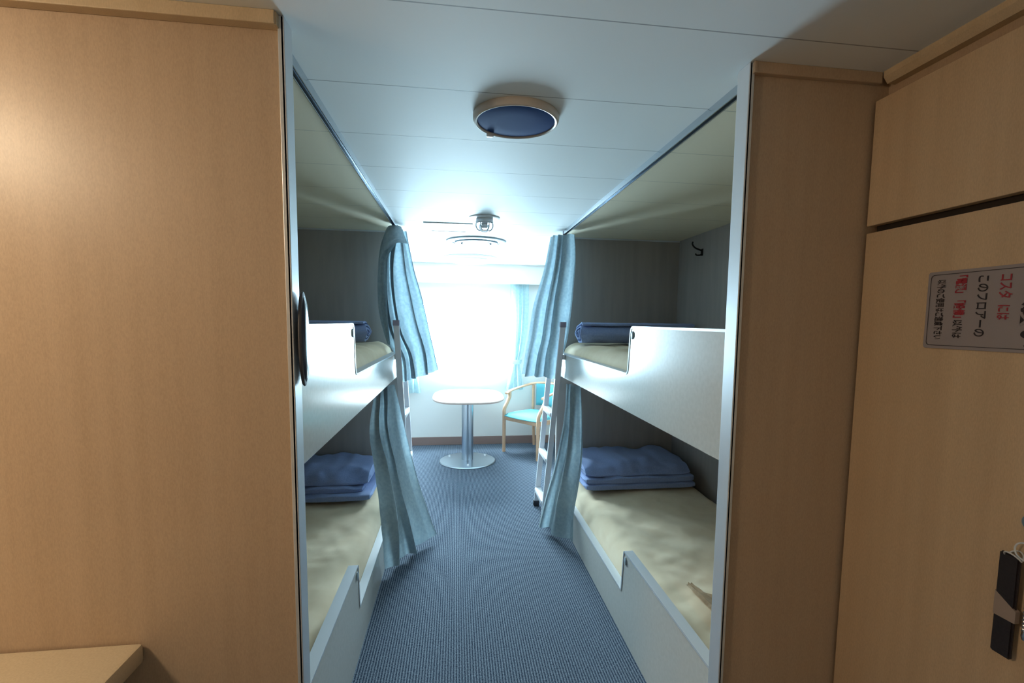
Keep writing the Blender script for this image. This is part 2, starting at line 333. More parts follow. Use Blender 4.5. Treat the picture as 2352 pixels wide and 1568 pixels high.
# front returns closing the gap between post and berth fronts
# ------------------------------------------------------------------ berths
def rnd_path(pts, rads, n=6):
    out = []
    for i, p in enumerate(pts):
        r = rads[i]
        if r <= 0 or i in (0, len(pts)-1): out.append(p); continue
        a = Vector(pts[i-1])-Vector(p); c = Vector(pts[i+1])-Vector(p); pv = Vector(p)
        a.normalize(); c.normalize(); A = pv+a*r; Cc = pv+c*r
        for k in range(n+1):
            t = k/n; q = A*(1-t)**2+pv*2*t*(1-t)+Cc*t*t; out.append((q.x, q.y))
    return out
def berth(side):
    R_ = side > 0; X0 = XR if R_ else XL
    fx = lambda d: X0+d*side           # distance away from the aisle
    word = 'right' if R_ else 'left'
    root = thing('bunk_bed', f'built-in two-tier pale bunk bed on the {word} side of the aisle', 'bunk bed', (X0, 2.45, 0), group=None)
    wallx = SR-.003 if R_ else SL+.003
    y0 = 1.236 if R_ else 1.218; y1 = YB-.003
    T = .036
    def bx(bm, d0, d1, ya, yb, z0, z1, bev=0.):
        a, c = sorted((fx(d0), fx(d1))); box(bm, a, c, ya, yb, z0, z1, bev)
    for nm, zb, zl, zh, yn, rad in (('upper_guard', 1.088, 1.262, 1.480, 2.13, .030), ('lower_guard', .0, .212, .420, 2.125, .012)):
        top = rnd_path([(y0, zh), (yn-.012, zh), (yn+.012, zl), (y1, zl)], [0, rad, rad, 0], 8)
        bm = B(); prism(bm, [(y0, zb)] + top + [(y1, zb)], 'X', fx(0), fx(T)); g = obj(nm, bm, 'panel', root)
        bm = B()                        # metal edging along the top
        n = len(top); 
        vs = []
        for i, (y, z) in enumerate(top):
            tg = (Vector(top[min(i+1, n-1)])-Vector(top[max(i-1, 0)])).normalized(); nn = Vector((-tg.y, tg.x))
            if nn.y < 0 and abs(tg.y) < .5: nn = -nn
            o_ = (y+nn.x*.005, z+nn.y*.005)
            vs.append([bm.verts.new((fx(-.002), y-nn.x*.004, z-nn.y*.004)), bm.verts.new((fx(-.003), o_[0], o_[1])), bm.verts.new((fx(T+.003), o_[0], o_[1])), bm.verts.new((fx(T+.002), y-nn.x*.004, z-nn.y*.004))])
        for a, c in zip(vs, vs[1:]):
            for k in range(3): bm.faces.new((a[k], a[k+1], c[k+1], c[k]))
        bmesh.ops.recalc_face_normals(bm, faces=bm.faces[:])
        subpart('metal_edging', bm, 'alu_bright', g)
        bm = B(); lathe(bm, [(0, .004), (.012, .004), (.0145, .0025), (.015, 0)], 24, Matrix.Translation((fx(-.0005), yn-.036, zh-.036)) @ Matrix.Rotation(radians(-90*side), 4, 'Y') @ Matrix.Scale(1.25, 4, (1, 0, 0)))
        subpart('round_cap', bm, 'vent', g)
    bm = B(); a, c = sorted((fx(T), wallx)); box(bm, a, c, y0, y1, 1.092, 1.13); obj('upper_base', bm, 'panel', root)
    bm = B(); box(bm, a, c, y0, y1, .02, .06); obj('lower_base', bm, 'panel', root)
    return root
bR = berth(1); bL = berth(-1)

# mattresses: soft slabs with a crowned, slightly wrinkled sheet
def mattress(name, x0, x1, y0, y1, z0, z1, r, lab, seed, group):
    bm = B(); nx, ny = 60, 110; top = {}
    for i in range(nx+1):
        for j in range(ny+1):
            u, v = i/nx, j/ny; x = x0+(x1-x0)*u; y = y0+(y1-y0)*v
            de = min(x-x0, x1-x); dy = min(y-y0, y1-y)
            def drop(d): 
                return 0 if d >= r else r*(1-math.sqrt(max(0, 1-((r-d)/r)**2)))
            z = z1-drop(de)*.75-drop(dy)*.5
            f = 1-min(1, drop(de)/r)
            z += .012*fbm(x, y+seed*7, 0, 2.2)+f*(.009*fbm(x+seed, y, 3, 6)-.009*abs(fbm(x*1.6+y*.7, y*.8, seed, 5))-.006*abs(fbm(x*.9-y*.8, y, seed+4, 10)))
            z += -.0045*max(0, 1-abs((x+.25*y-(x0+x1)/2-.55))/.012)*.6
            top[i, j] = bm.verts.new((x, y, z))
    for i in range(nx):
        for j in range(ny): bm.faces.new((top[i, j], top[i+1, j], top[i+1, j+1], top[i, j+1]))
    edge = [top[i, 0] for i in range(nx)]+[top[nx, j] for j in range(ny)]+[top[i, ny] for i in range(nx, 0, -1)]+[top[0, j] for j in range(ny, 0, -1)]
    low = [bm.verts.new((v.co.x, v.co.y, z0)) for v in edge]
    n = len(edge)
    for i in range(n): bm.faces.new((edge[i], low[i], low[(i+1) % n], edge[(i+1) % n]))
    bm.faces.new(low)
    bmesh.ops.recalc_face_normals(bm, faces=bm.faces[:])
    return tag(obj(name, bm, 'sheet'), lab, 'mattress', group)
mattress('mattress', XR+.042, SR-.008, 1.245, YB-.01, .062, .325, .13, 'cream-sheeted mattress on the right lower berth, crumpled scrap on it', 1, 'berth mattresses')
mattress('mattress', SL+.008, XL-.042, 1.225, YB-.01, .062, .325, .13, 'cream-sheeted mattress on the left lower berth', 2, 'berth mattresses')
mattress('mattress', XR+.042, SR-.008, 1.245, YB-.01, 1.132, 1.345, .11, 'cream-sheeted mattress on the right upper berth', 3, 'berth mattresses')
mattress('mattress', SL+.008, XL-.042, 1.225, YB-.01, 1.132, 1.345, .11, 'cream-sheeted mattress on the left upper berth', 4, 'berth mattresses')

# folded blankets
def soft(bm, x0, x1, y0, y1, z0, z1, seed, e=.32, amp=.010, nx=70, ny=32, shear=0.):
    """rounded soft block (superellipse section in YZ) running along X"""
    cx, cy, cz = (x0+x1)/2, (y0+y1)/2, (z0+z1)/2; b = bmesh.new(); rings = []
    for i in range(nx+1):
        u = i/nx*2-1; x = cx+(x1-x0)/2*u
        k = (1-abs(u)**9)**(1/5) if abs(u) < 1 else 0
        k = max(k, .02); ring = []
        for j in range(ny):
            a = 2*pi*j/ny; ca, sa = cos(a), sin(a)
            y = (abs(ca)**e)*math.copysign(1, ca)*(y1-y0)/2*(.75+.25*k); z = (abs(sa)**e)*math.copysign(1, sa)*(z1-z0)/2*k
            d = amp*(fbm(x, y*1.0+seed, z, 6)+.55*fbm(x+seed, y, z, 14)) 
            zz = cz+z; yy = cy+y+shear*(z/(z1-z0))
            if z > 0: zz += d*1.6
            yy += d*.8*math.copysign(1, ca)
            ring.append(b.verts.new((x+.4*d, yy, max(zz, z0))))
        rings.append(ring)
    for a, c in zip(rings, rings[1:]):
        for j in range(ny): b.faces.new((a[j], a[(j+1) % ny], c[(j+1) % ny], c[j]))
    b.faces.new(rings[0]); b.faces.new(rings[-1][::-1])
    bmesh.ops.recalc_face_normals(b, faces=b.faces[:]); merge(bm, b)
zb = .337
bm = B()
soft(bm, .88, 1.70, 3.13, 3.68, zb+.003, zb+.045, 1, .25, .006)
soft(bm, .885, 1.695, 3.15, 3.68, zb+.040, zb+.085, 3, .25, .008)
soft(bm, .89, 1.68, 3.20, 3.69, zb+.075, zb+.165, 2, .5, .016, shear=.10)
tag(obj('folded_blanket', bm, 'blanket'), 'flat folded blue blanket on the right lower berth, at the far end', 'blanket', 'folded blue blankets')
bm = B()
soft(bm, -1.38, -.545, 3.10, 3.66, zb+.003, zb+.040, 5, .25, .007)
soft(bm, -1.38, -.60, 3.16, 3.68, zb+.036, zb+.075, 6, .3, .010)
soft(bm, -1.38, -.57, 3.22, 3.69, zb+.065, zb+.160, 8, .5, .018, shear=.10)
tag(obj('folded_blanket', bm, 'blanket'), 'flat folded blue blanket on the left lower berth behind the curtain', 'blanket', 'folded blue blankets')
def rolled(x_end, x_far, yc, z0, rad, seed, lab):
    bm = B(); n = 90; nx = 26; turns = 2.6; th = rad/turns*.5
    sgn = 1 if x_far > x_end else -1
    pts = []
    for i in range(n+1):
        t = i/n; a = -pi/2+turns*2*pi*t; r = .012+(rad-.012)*t
        pts.append((r*cos(a)*1.35, r*sin(a)))
    # outer end lies down flat
    lo = min(p[1] for p in pts)
    out, inn = [], []
    for i, (y, z) in enumerate(pts):
        a = pts[max(i-1, 0)]; c = pts[min(i+1, n)]; tg = Vector((c[0]-a[0], c[1]-a[1])).normalized(); nn = Vector((tg.y, -tg.x))
        out.append((y+nn.x*th*.46, z+nn.y*th*.46)); inn.append((y-nn.x*th*.46, z-nn.y*th*.46))
    loop = out+inn[::-1]
    lo = min(p[1] for p in loop); rows = []
    for k in range(nx+1):
        u = k/nx; x = x_end+(x_far-x_end)*u; rw = []
        for i, (y, z) in enumerate(loop):
            d = .007*fbm(x*1.0+seed, y*6, z*6, 3)+.004*fbm(x, y, z+seed, 22)
            fl = .012*sgn*(fbm(y*9, z*9, seed, 2)) if k == 0 else 0
            rw.append(bm.verts.new((x+fl+.03*sgn*(abs(z)/rad)*(1 if k < 3 else 0)*(1-u*8), yc+y+d, z0+(z-lo)*(.97)+max(0, d))))
        rows.append(rw)
    m_ = len(loop)
    for a, c in zip(rows, rows[1:]):
        for i in range(m_): bm.faces.new((a[i], a[(i+1) % m_], c[(i+1) % m_], c[i]))
    for rw in (rows[0], rows[-1]):
        for i in range(n): 
            try: bm.faces.new((rw[i], rw[i+1], rw[m_-2-i], rw[m_-1-i]))
            except Exception: pass
    bmesh.ops.recalc_face_normals(bm, faces=bm.faces[:])
    return tag(obj('rolled_blanket', bm, 'blanket'), lab, 'blanket', 'rolled blue blankets')
rolled(.86, 1.72, 3.38, 1.352, .078, 2, 'rolled-up dark blue blanket on the right upper berth')
rolled(-.585, -1.37, 3.38, 1.352, .074, 9, 'rolled-up dark blue blanket on the left upper berth')

# ------------------------------------------------------------------ curtain rails and curtains
for sgn, x, ya, yb in ((1, .778, 1.243, 3.50), (-1, -.415, 1.225, 3.50)):
    w_ = 'right' if sgn > 0 else 'left'
    rt_ = thing('curtain_rail', f'slim metal curtain rail on the ceiling above the {w_} upper berth', 'curtain rail', (x, 2.4, C), group=None)
    bm = B(); box(bm, x-.011, x+.011, ya, yb, C-.006, C, .001); box(bm, x-.011, x-.007, ya, yb, C-.026, C-.004, .001); box(bm, x+.007, x+.011, ya, yb, C-.026, C-.004, .001)
    obj('channel', bm, 'rail', rt_)
    bm = B(); box(bm, x-.013, x+.013, yb-.02, yb, C-.027, C-.001, .002); obj('end_stop', bm, 'cap', rt_)
def interp(L, t):
    k = (len(L)-1)*t; j = min(int(k), len(L)-2); u = k-j
    p0, p1, p2, p3 = [Vector(L[max(0, min(len(L)-1, q))]) for q in (j-1, j, j+1, j+2)]
    return .5*((2*p1)+(p2-p0)*u+(2*p0-5*p1+4*p2-p3)*u*u+(3*p1-p0-3*p2+p3)*u**3)
def curtain_mesh(near, far, bulge, pleats, amp0, amp1, seed, nu=150, nv=60, hem=None, phase=0., pw=None, zmin=None, th=.0025):
    """near/far: polylines top->bottom of the two side edges; folds run between them"""
    bm = B(); g = []
    for j in range(nv+1):
        v = j/nv; A = interp(near, v); Z_ = interp(far, v); row = []
        chord = Z_-A; flat = Vector((chord.x, chord.y, 0)); ln = flat.length; dr = flat.normalized(); nr = Vector((dr.y, -dr.x, 0))
        amp = amp0+(amp1-amp0)*v
        for i in range(nu+1):
            u = i/nu
            uu = u+.018*sin(u*17+seed)+.02*sin(v*2.2+u*6)*v*sin(pi*u)
            uu = max(0, min(1, uu)) if 0 < i < nu else u
            ph = 2*pi*pleats*(u+.085*sin(2*pi*u*1.3+seed)+.03*sin(3*v+9*u+seed)*v)+phase
            w_ = sin(ph)+.35*sin(2*ph+1.2+seed)
            env = min(1, 5*u+.25, 5*(1-u)+.25)
            p = A.lerp(Z_, uu)+nr*(amp*w_*env*(1+.3*sin(v*5+i*.07+seed))+bulge*sin(pi*u))
            p += dr*amp*.55*cos(ph*1.0)*env
            p += Vector((0, 0, 0 if v < .9 else .006*sin(ph)*((v-.9)/.1)))
            d = .004*fbm(p.x, p.y, p.z, 9)
            p += nr*d
            if zmin is not None: p.z = max(p.z, zmin+.004*(1-v))
            row.append(bm.verts.new(p))
        g.append(row)
    for a, c in zip(g, g[1:]):
        for i in range(nu): bm.faces.new((a[i], a[i+1], c[i+1], c[i]))
    r = bmesh.ops.solidify(bm, geom=bm.faces[:], thickness=th)
    return bm
# upper right
bm = curtain_mesh([(.846, 3.48, 2.135), (.857, 3.48, 1.942), (.842, 3.50, 1.627), (.818, 3.51, 1.38), (.778, 3.495, 1.24), (.771, 3.50, 1.085)],
                  [(.693, 3.60, 2.132), (.649, 3.62, 1.888), (.582, 3.66, 1.628), (.547, 3.69, 1.38), (.524, 3.70, 1.24), (.503, 3.72, 1.086)], -.01, 3.3, .024, .032, 1.3)
cU = tag(obj('berth_curtain', bm, 'curtain'), 'pleated blue-grey curtain of the right upper berth, bunched at the far end', 'curtain', 'berth curtains')
# upper left
bm = curtain_mesh([(-.458, 3.45, 2.134), (-.522, 3.47, 1.902), (-.534, 3.49, 1.665), (-.500, 3.50, 1.40), (-.416, 3.51, 1.22), (-.402, 3.53, 1.050)],
                  [(-.363, 3.58, 2.130), (-.307, 3.60, 1.861), (-.247, 3.62, 1.645), (-.188, 3.66, 1.357), (-.145, 3.68, 1.126)], .01, 3.4, .020, .034, 4.1)
cUL = obj('berth_curtain', bm, 'curtain')
tag(cUL, 'pleated blue-grey curtain of the left upper berth, its top gathered under a folded band', 'curtain', 'berth curtains')
# the folded-over band at the head of the left upper curtain
bm = B()
band = [(-.470, 3.43, 2.118), (-.452, 3.40, 2.130), (-.425, 3.395, 2.135), (-.400, 3.41, 2.138), (-.375, 3.45, 2.138)]
b2 = [(-.528, 3.43, 1.86), (-.492, 3.39, 1.945), (-.445, 3.375, 1.985), (-.395, 3.40, 2.020), (-.335, 3.49, 2.030)]
P1, P2 = catmull(band, 24), catmull(b2, 24); rows = []
for a, c in zip(P1, P2):
    rows.append([bm.verts.new(a.lerp(c, k/16)+Vector((-.012*sin(pi*k/16)*(1-len(rows)/24), -.016*sin(pi*min(1, k/15)) - (.008 if 13 <= k <= 15 else 0), 0))) for k in range(17)])
for a, c in zip(rows, rows[1:]):
    for k in range(16): bm.faces.new((a[k], a[k+1], c[k+1], c[k]))
bmesh.ops.solidify(bm, geom=bm.faces[:], thickness=.004)
o_ = obj('tie_band', bm, 'curtain'); o_.parent = cUL
# folded flap hanging over the near side of the same curtain
bm = curtain_mesh([(-.445, 3.44, 2.130), (-.500, 3.43, 1.98), (-.535, 3.44, 1.80), (-.530, 3.45, 1.55), (-.480, 3.46, 1.33)],
                  [(-.385, 3.44, 2.120), (-.405, 3.415, 2.02), (-.470, 3.42, 1.90), (-.475, 3.44, 1.62), (-.462, 3.46, 1.33)], -.012, 1, .004, .006, 2.2, 30, 50)
o_ = obj('turned_back_edge', bm, 'curtain'); o_.parent = cUL
# lower right
bm = curtain_mesh([(.834, 3.15, 1.068), (.853, 3.15, .73), (.842, 3.12, .50), (.776, 3.03, .25), (.762, 2.99, .050)],
                  [(.772, 3.30, 1.068), (.760, 3.30, .821), (.718, 3.32, .53), (.655, 3.33, .266), (.598, 3.34, .030)], -.004, 1.7, .016, .026, .7, zmin=.010)
tag(obj('berth_curtain', bm, 'curtain'), 'blue-grey curtain of the right lower berth, hanging beside the ladder', 'curtain', 'berth curtains')
# lower left
bm = curtain_mesh([(-.515, 3.15, 1.068), (-.551, 3.12, .793), (-.500, 2.98, .590), (-.423, 2.72, .355), (-.419, 2.80, .030)],
                  [(-.416, 3.30, 1.068), (-.364, 3.31, .804), (-.309, 3.32, .554), (-.228, 3.28, .275), (-.143, 3.24, .035)], .004, 2.4, .016, .034, 3.0, zmin=.012)
tag(obj('berth_curtain', bm, 'curtain'), 'blue-grey curtain of the left lower berth, flaring out over the aisle carpet', 'curtain', 'berth curtains')
# window curtains
def wincurt(rows_l, rows_r, lab, tie, seed):
    bm = curtain_mesh(rows_l, rows_r, 0, 3.5, .012, .014, seed, 110, 60)
    o = obj('window_curtain', bm, 'wincurtain'); tag(o, lab, 'curtain', 'window curtains')
    bm = B(); x0, x1, z = tie
    tube(bm, catmull([(x0-.010, 5.72, z), (x0, 5.694, z), ((x0+x1)/2, 5.688, z-.004), (x1, 5.694, z), (x1+.010, 5.72, z), (x1, 5.746, z), ((x0+x1)/2, 5.750, z), (x0, 5.746, z), (x0-.010, 5.72, z)], 40), .004, 8, radii=[(.004, .028)]*40, flat=(0, -1, 0))
    q = obj('tieback', bm, 'wincurtain'); q.parent = o
wincurt([(.631, 5.72, 1.985), (.640, 5.72, 1.49), (.650, 5.72, 1.15), (.670, 5.72, 1.02), (.620, 5.72, .85), (.580, 5.72, .68)],
        [(.855, 5.72, 1.985), (.850, 5.72, 1.49), (.80, 5.72, 1.15), (.755, 5.72, 1.02), (.785, 5.72, .85), (.818, 5.72, .68)], 'pale blue window curtain tied back right of the bright window', (.662, .762, 1.02), 2.0)
wincurt([(-.66, 5.72, 1.985), (-.66, 5.72, 1.49), (-.62, 5.72, 1.15), (-.57, 5.72, 1.02), (-.60, 5.72, .85), (-.63, 5.72, .650)],
        [(-.48, 5.72, 1.985), (-.48, 5.72, 1.49), (-.48, 5.72, 1.15), (-.475, 5.72, 1.02), (-.44, 5.72, .85), (-.412, 5.72, .650)], 'pale blue window curtain left of the window, only its hem showing', (-.572, -.472, 1.02), 5.0)

# ------------------------------------------------------------------ ladders
def ladder(side):
    X_ = lambda z: (.785-(.125)*(1-z/1.5)) if side > 0 else (-.430+.078*(1-z/1.5))
    w_ = 'right' if side > 0 else 'left'
    root = thing('bunk_ladder', f'narrow white metal ladder leaning at the far end of the {w_} bunk', 'ladder', (X_(0), 3.61, 0))
    for y in (3.45, 3.78):
        bm = B(); z1 = 1.465
        x0, x1 = X_(.035), X_(z1); hx = .0195; hy = .013
        b = bmesh.new(); bmesh.ops.create_cube(b, size=1)
        for v in b.verts:
            zz = z1 if v.co.z > 0 else .03; v.co = Vector((X_(zz)+v.co.x*2*hx - side*.014, y+v.co.y*2*hy, zz))
        bmesh.ops.bevel(b, geom=b.edges[:], offset=.003, segments=2, affect='EDGES')
        merge(bm, b); st = obj('stile', bm, 'ladder', root)
        bm = B(); xt = X_(1.48) - side*.014; box(bm, xt-.022, xt+.022, y-.016, y+.016, 1.462, 1.500, .003); subpart('end_cap', bm, 'cap', st)
        bm = B(); xf = X_(.02) - side*.014; box(bm, xf-.023, xf+.023, y-.017, y+.017, .0, .045, .003); subpart('rubber_foot', bm, 'rubber', st)
    for z in (.82, .475, .15):
        bm = B(); xc = X_(z) - side*.014; box(bm, xc-.028, xc+.024, 3.463, 3.767, z-.026, z+.010, .008); obj('rung', bm, 'white', root)
    X0 = XR if side > 0 else XL; a, c = sorted((X_(1.27)-side*.014+side*.019, X0-side*.001))
    bm = B(); box(bm, a, c, 3.440, 3.460, 1.225, 1.262, .001); obj('bracket', bm, 'alu', root)
ladder(1); ladder(-1)

# ------------------------------------------------------------------ ceiling fixtures
def ceil_thing(name, lab, cat, x, y): return thing(name, lab, cat, (x, y, C), local=True)
r_ = ceil_thing('ceiling_light', 'round unlit ceiling fixture, dark blue disc in an ivory rim', 'ceiling light', .190, 1.600)
bm = B(); lathe(bm, [(.136, 0), (.138, -.004), (.138, -.014), (.135, -.021), (.130, -.024), (.125, -.022), (.124, -.017), (.124, 0)], 96); obj('rim', bm, 'ring', r_)
bm = B(); lathe(bm, [(0, -.0215), (.06, -.0213), (.118, -.0200), (.1245, -.018), (.1245, -.003), (0, -.003)], 96); obj('dark_disc', bm, 'disc', r_)
bm = B(); box(bm, -.088, -.064, .098, .116, -.031, -.016, .004); obj('catch', bm, 'white', r_)
r_ = ceil_thing('ceiling_detector', 'small caged white detector hanging from the ceiling', 'detector', .178, 3.150)
bm = B(); lathe(bm, [(0, 0), (.098, 0), (.098, -.004), (.090, -.008), (.05, -.010), (0, -.010)], 48); obj('flange', bm, 'white', r_)
bm = B(); lathe(bm, [(0, -.008), (.055, -.008), (.056, -.030), (.050, -.038), (0, -.038)], 40); hd = obj('housing', bm, 'alu', r_)
bm = B()
for k in range(6):
    a = 2*pi*k/6; c_, s_ = cos(a), sin(a)
    tube(bm, catmull([(.052*c_, .052*s_, -.034), (.054*c_, .054*s_, -.052), (.044*c_, .044*s_, -.074), (.026*c_, .026*s_, -.083)], 10), .0032, 8)
tube(bm, [(.027*cos(2*pi*k/24), .027*sin(2*pi*k/24), -.083) for k in range(24)], .0032, 8, closed=True)
obj('cage', bm, 'steel', r_)
bm = B(); lathe(bm, [(0, -.036), (.020, -.038), (.022, -.055), (.014, -.066), (0, -.068)], 24); obj('sensor', bm, 'white', r_)
r_ = ceil_thing('air_diffuser', 'round ringed air outlet on the ceiling beyond the detector', 'air vent', .163, 4.070)
bm = B(); lathe(bm, [(.205, 0), (.246, 0), (.246, -.010), (.225, -.018), (.198, -.014), (.190, -.002), (.19, 0)], 72); obj('outer_ring', bm, 'vent', r_)
bm = B(); lathe(bm, [(.150, -.004), (.178, -.008), (.176, -.022), (.150, -.027), (.128, -.020), (.130, -.010)], 72); obj('middle_ring', bm, 'vent', r_)
bm = B(); lathe(bm, [(0, -.012), (.108, -.012), (.112, -.022), (.08, -.030), (0, -.033)], 64); obj('centre_plate', bm, 'white', r_)
bm = B(); lathe(bm, [(0, -.0005), (.198, -.0005), (.198, -.006), (0, -.006)], 64); obj('recess', bm, 'cap', r_)
r_ = ceil_thing('ceiling_light', 'large round white ceiling light nearest the window, washed out by daylight', 'ceiling light', .140, 5.130)
bm = B(); lathe(bm, [(0, 0), (.285, 0), (.285, -.020), (.272, -.026), (.255, -.022), (0, -.022)], 72); obj('rim', bm, 'white', r_)
bm = B(); lathe(bm, [(.256, -.020), (.24, -.038), (.18, -.052), (.09, -.060), (0, -.062)], 64); obj('diffuser', bm, 'white', r_)
r_ = ceil_thing('ceiling_hatch', 'rectangular white framed ceiling panel left of the detector', 'access panel', -.055, 3.520)
bm = B()
for a in ((-.165, .165, -.165, -.130), (-.165, .165, .130, .165), (-.165, -.125, -.130, .130), (.125, .165, -.130, .130)): box(bm, *a, -.006, 0, .001)
obj('frame', bm, 'white', r_)
bm = B(); box(bm, -.126, .126, -.131, .131, -.003, -.0005); obj('cover', bm, 'ceiling', r_)
# the lit entry lamp, round, on the ceiling at left
r_ = ceil_thing('ceiling_light', 'round warm lit ceiling light of the entry, glowing', 'ceiling light', -1.60, .42)
bm = B(); lathe(bm, [(0, 0), (.150, 0), (.150, -.02), (.138, -.028), (.128, -.022), (0, -.022)], 64); obj('rim', bm, 'ring', r_)
bm = B(); lathe(bm, [(.122*cos(radians(a)), -.024-.115*sin(radians(a))) for a in range(0, 90, 9)]+[(0, -.139)], 48); obj('diffuser', bm, 'lampglass', r_)

# ------------------------------------------------------------------ table
r_ = thing('pedestal_table', 'pale oval-ended table on a steel column in front of the window', 'table', (.128, 5.13, 0))
def squircle(cx, cy, a, b, n=5.0, k=72, rr_=.22):
    return [(cx+a*math.copysign(abs(cos(t))**(2/n), cos(t)), cy+b*math.copysign(abs(sin(t))**(2/n), sin(t))) for t in [2*pi*i/k for i in range(k)]]
bm = B(); prism(bm, squircle(.128, 5.21, .368, .47, 3.0), 'Z', .674, .700, .003); top = obj('tabletop', bm, 'table', r_)
bm = B(); n_ = 72
tube(bm, [(x, y, .686) for x, y in squircle(.128, 5.21, .368, .47, 3.0)], .012, 8, closed=True); subpart('edge_band', bm, 'table_edge', top)
bm = B(); lathe(bm, [(.062, .012), (.062, .660), (.10, .664), (.10, .674), (0, .674)], 48, Matrix.Translation((.118, 5.10, 0))); lathe(bm, [(0, .012), (.062, .012)], 48, Matrix.Translation((.118, 5.10, 0))); obj('column', bm, 'steel', r_)
bm = B(); lathe(bm, [(0, 0), (.296, 0), (.300, .006), (.292, .014), (.10, .022), (.064, .024), (0, .024)], 96, Matrix.Translation((.118, 5.10, 0))); bs = obj('base_plate', bm, 'steel', r_)
for a in (35, 145, 270):
    bm = B(); lathe(bm, [(0, .036), (.008, .034), (.012, .028), (.012, .012), (0, .012)], 20, Matrix.Translation((.118+.235*cos(radians(a)), 5.10+.225*sin(radians(a)), 0))); subpart('anchor_bolt', bm, 'alu_bright', bs)

# ------------------------------------------------------------------ armchair (built facing -Y, then turned)
cr_ = thing('armchair', 'wooden armchair with turquoise seat and rounded back, right of the table', 'chair', (.893, 5.386, 0), radians(-52), local=True)
hw, fd, bd = .265, -.235, .215      # half width, front y, back y
for sx in (-1, 1):
    bm = B(); tube(bm, catmull([(sx*hw, fd, 0), (sx*hw, fd, .2), (sx*hw, fd, .43), (sx*(hw+.006), fd+.012, .50), (sx*(hw+.010), fd+.060, .57), (sx*(hw+.014), fd+.095, .63), (sx*(hw+.016), fd+.100, .682)], 24), .020, 12, radii=[(.019+.004*(i/23), .021) for i in range(24)]); obj('front_leg', bm, 'chair_wood', cr_)
    bm = B(); tube(bm, catmull([(sx*(hw-.03), bd+.03, 0), (sx*(hw-.035), bd+.012, .25), (sx*(hw-.035), bd, .43), (sx*(hw-.02), bd+.02, .74)], 20), .017, 12); obj('back_leg', bm, 'chair_wood', cr_)
bm = B()
arm = catmull([(-hw-.012, fd+.045, .672), (-hw-.022, fd+.13, .698), (-hw-.015, .06, .728), (-hw+.03, bd+.0, .758), (-.12, bd+.065, .772), (0, bd+.075, .775), (.12, bd+.065, .772), (hw-.03, bd, .758), (hw+.015, .06, .728), (hw+.022, fd+.13, .698), (hw+.012, fd+.045, .672)], 90)
tube(bm, arm, .018, 12, radii=[(.013, .022)]*90, flat=(0, 0, 1)); obj('arm_rail', bm, 'chair_wood', cr_)
bm = B(); box(bm, -hw, hw, fd-.012, fd+.012, .375, .425, .003); box(bm, -hw+.02, hw-.02, bd-.012, bd+.012, .375, .425, .003)
for sx in (-1, 1): box(bm, sx*hw-.011, sx*hw+.011, fd, bd, .375, .425, .003)
obj('seat_frame', bm, 'chair_wood', cr_)
bm = B(); b = bmesh.new(); rows = []
for i in range(25):
    for j in range(25): pass
N_ = 28
for i in range(N_+1):
    rw = []
    for j in range(N_+1):
        u, v = i/N_*2-1, j/N_*2-1; x = u*(hw+.002)*(1-.06*(v > 0)*v); y = v*.232+(-.012)-.022*(1-u*u)*(v < 0)*abs(v)
        z = .425+.045*(max(0, (1-u**4)*(1-v**4)))**.45
        rw.append(b.verts.new((x, y, z)))
    rows.append(rw)
for i in range(N_):
    for j in range(N_): b.faces.new((rows[i][j], rows[i+1][j], rows[i+1][j+1], rows[i][j+1]))
g_ = bmesh.ops.extrude_face_region(b, geom=b.faces[:])
for v in [q for q in g_['geom'] if isinstance(q, bmesh.types.BMVert)]: v.co.z = .418
bmesh.ops.recalc_face_normals(b, faces=b.faces[:]); merge(bm, b); obj('seat', bm, 'chair_fab', cr_)
bm = B(); 
b = bmesh.new(); rows = []
for i in range(25):
    u = i/24*2-1; x = u*.19; yb_ = bd+.055-.045*abs(u)**2.5; rw = []
    for j in range(13):
        v = j/12; z = .50+v*.262; bl = .020*(max(0, (1-u**6)*(1-(2*v-1)**6)))**.5
        rw.append((x, yb_-bl, z, yb_+.5*bl))
    rows.append(rw)
F1 = [[b.verts.new((p[0], p[1], p[2])) for p in rw] for rw in rows]; F2 = [[b.verts.new((p[0], p[3]+.004, p[2])) for p in rw] for rw in rows]
for G_ in (F1, F2):
    for i in range(24):
        for j in range(12): b.faces.new((G_[i][j], G_[i+1][j], G_[i+1][j+1], G_[i][j+1]))
per = [(i, 0) for i in range(24)]+[(24, j) for j in range(12)]+[(i, 12) for i in range(24, 0, -1)]+[(0, j) for j in range(12, 0, -1)]
for k in range(len(per)):
    a, c = per[k], per[(k+1) % len(per)]; b.faces.new((F1[a[0]][a[1]], F1[c[0]][c[1]], F2[c[0]][c[1]], F2[a[0]][a[1]]))
bmesh.ops.recalc_face_normals(b, faces=b.faces[:]); merge(bm, b); obj('backrest', bm, 'chair_fab', cr_)

# ------------------------------------------------------------------ small things
# counter at lower left
r_ = thing('wall_counter', 'beige counter top in the lower left corner, against the wood panel', 'counter', (-1.4, 1.0, 0))
bm = B(); prism(bm, [(-2.135, .55), (-.80, .55), (-.728, .62), (-.728, 1.176), (-2.135, 1.176)], 'Z', .692, .739, .008); obj('worktop', bm, 'counter', r_)
bm = B(); box(bm, -2.13, -.85, .62, 1.175, 0, .692, .003); obj('cabinet_body', bm, 'wood_trim', r_)
bm = B(); box(bm, -2.10, -.86, .614, .622, .10, .66, .002); obj('cabinet_door', bm, 'wood_trim', r_)
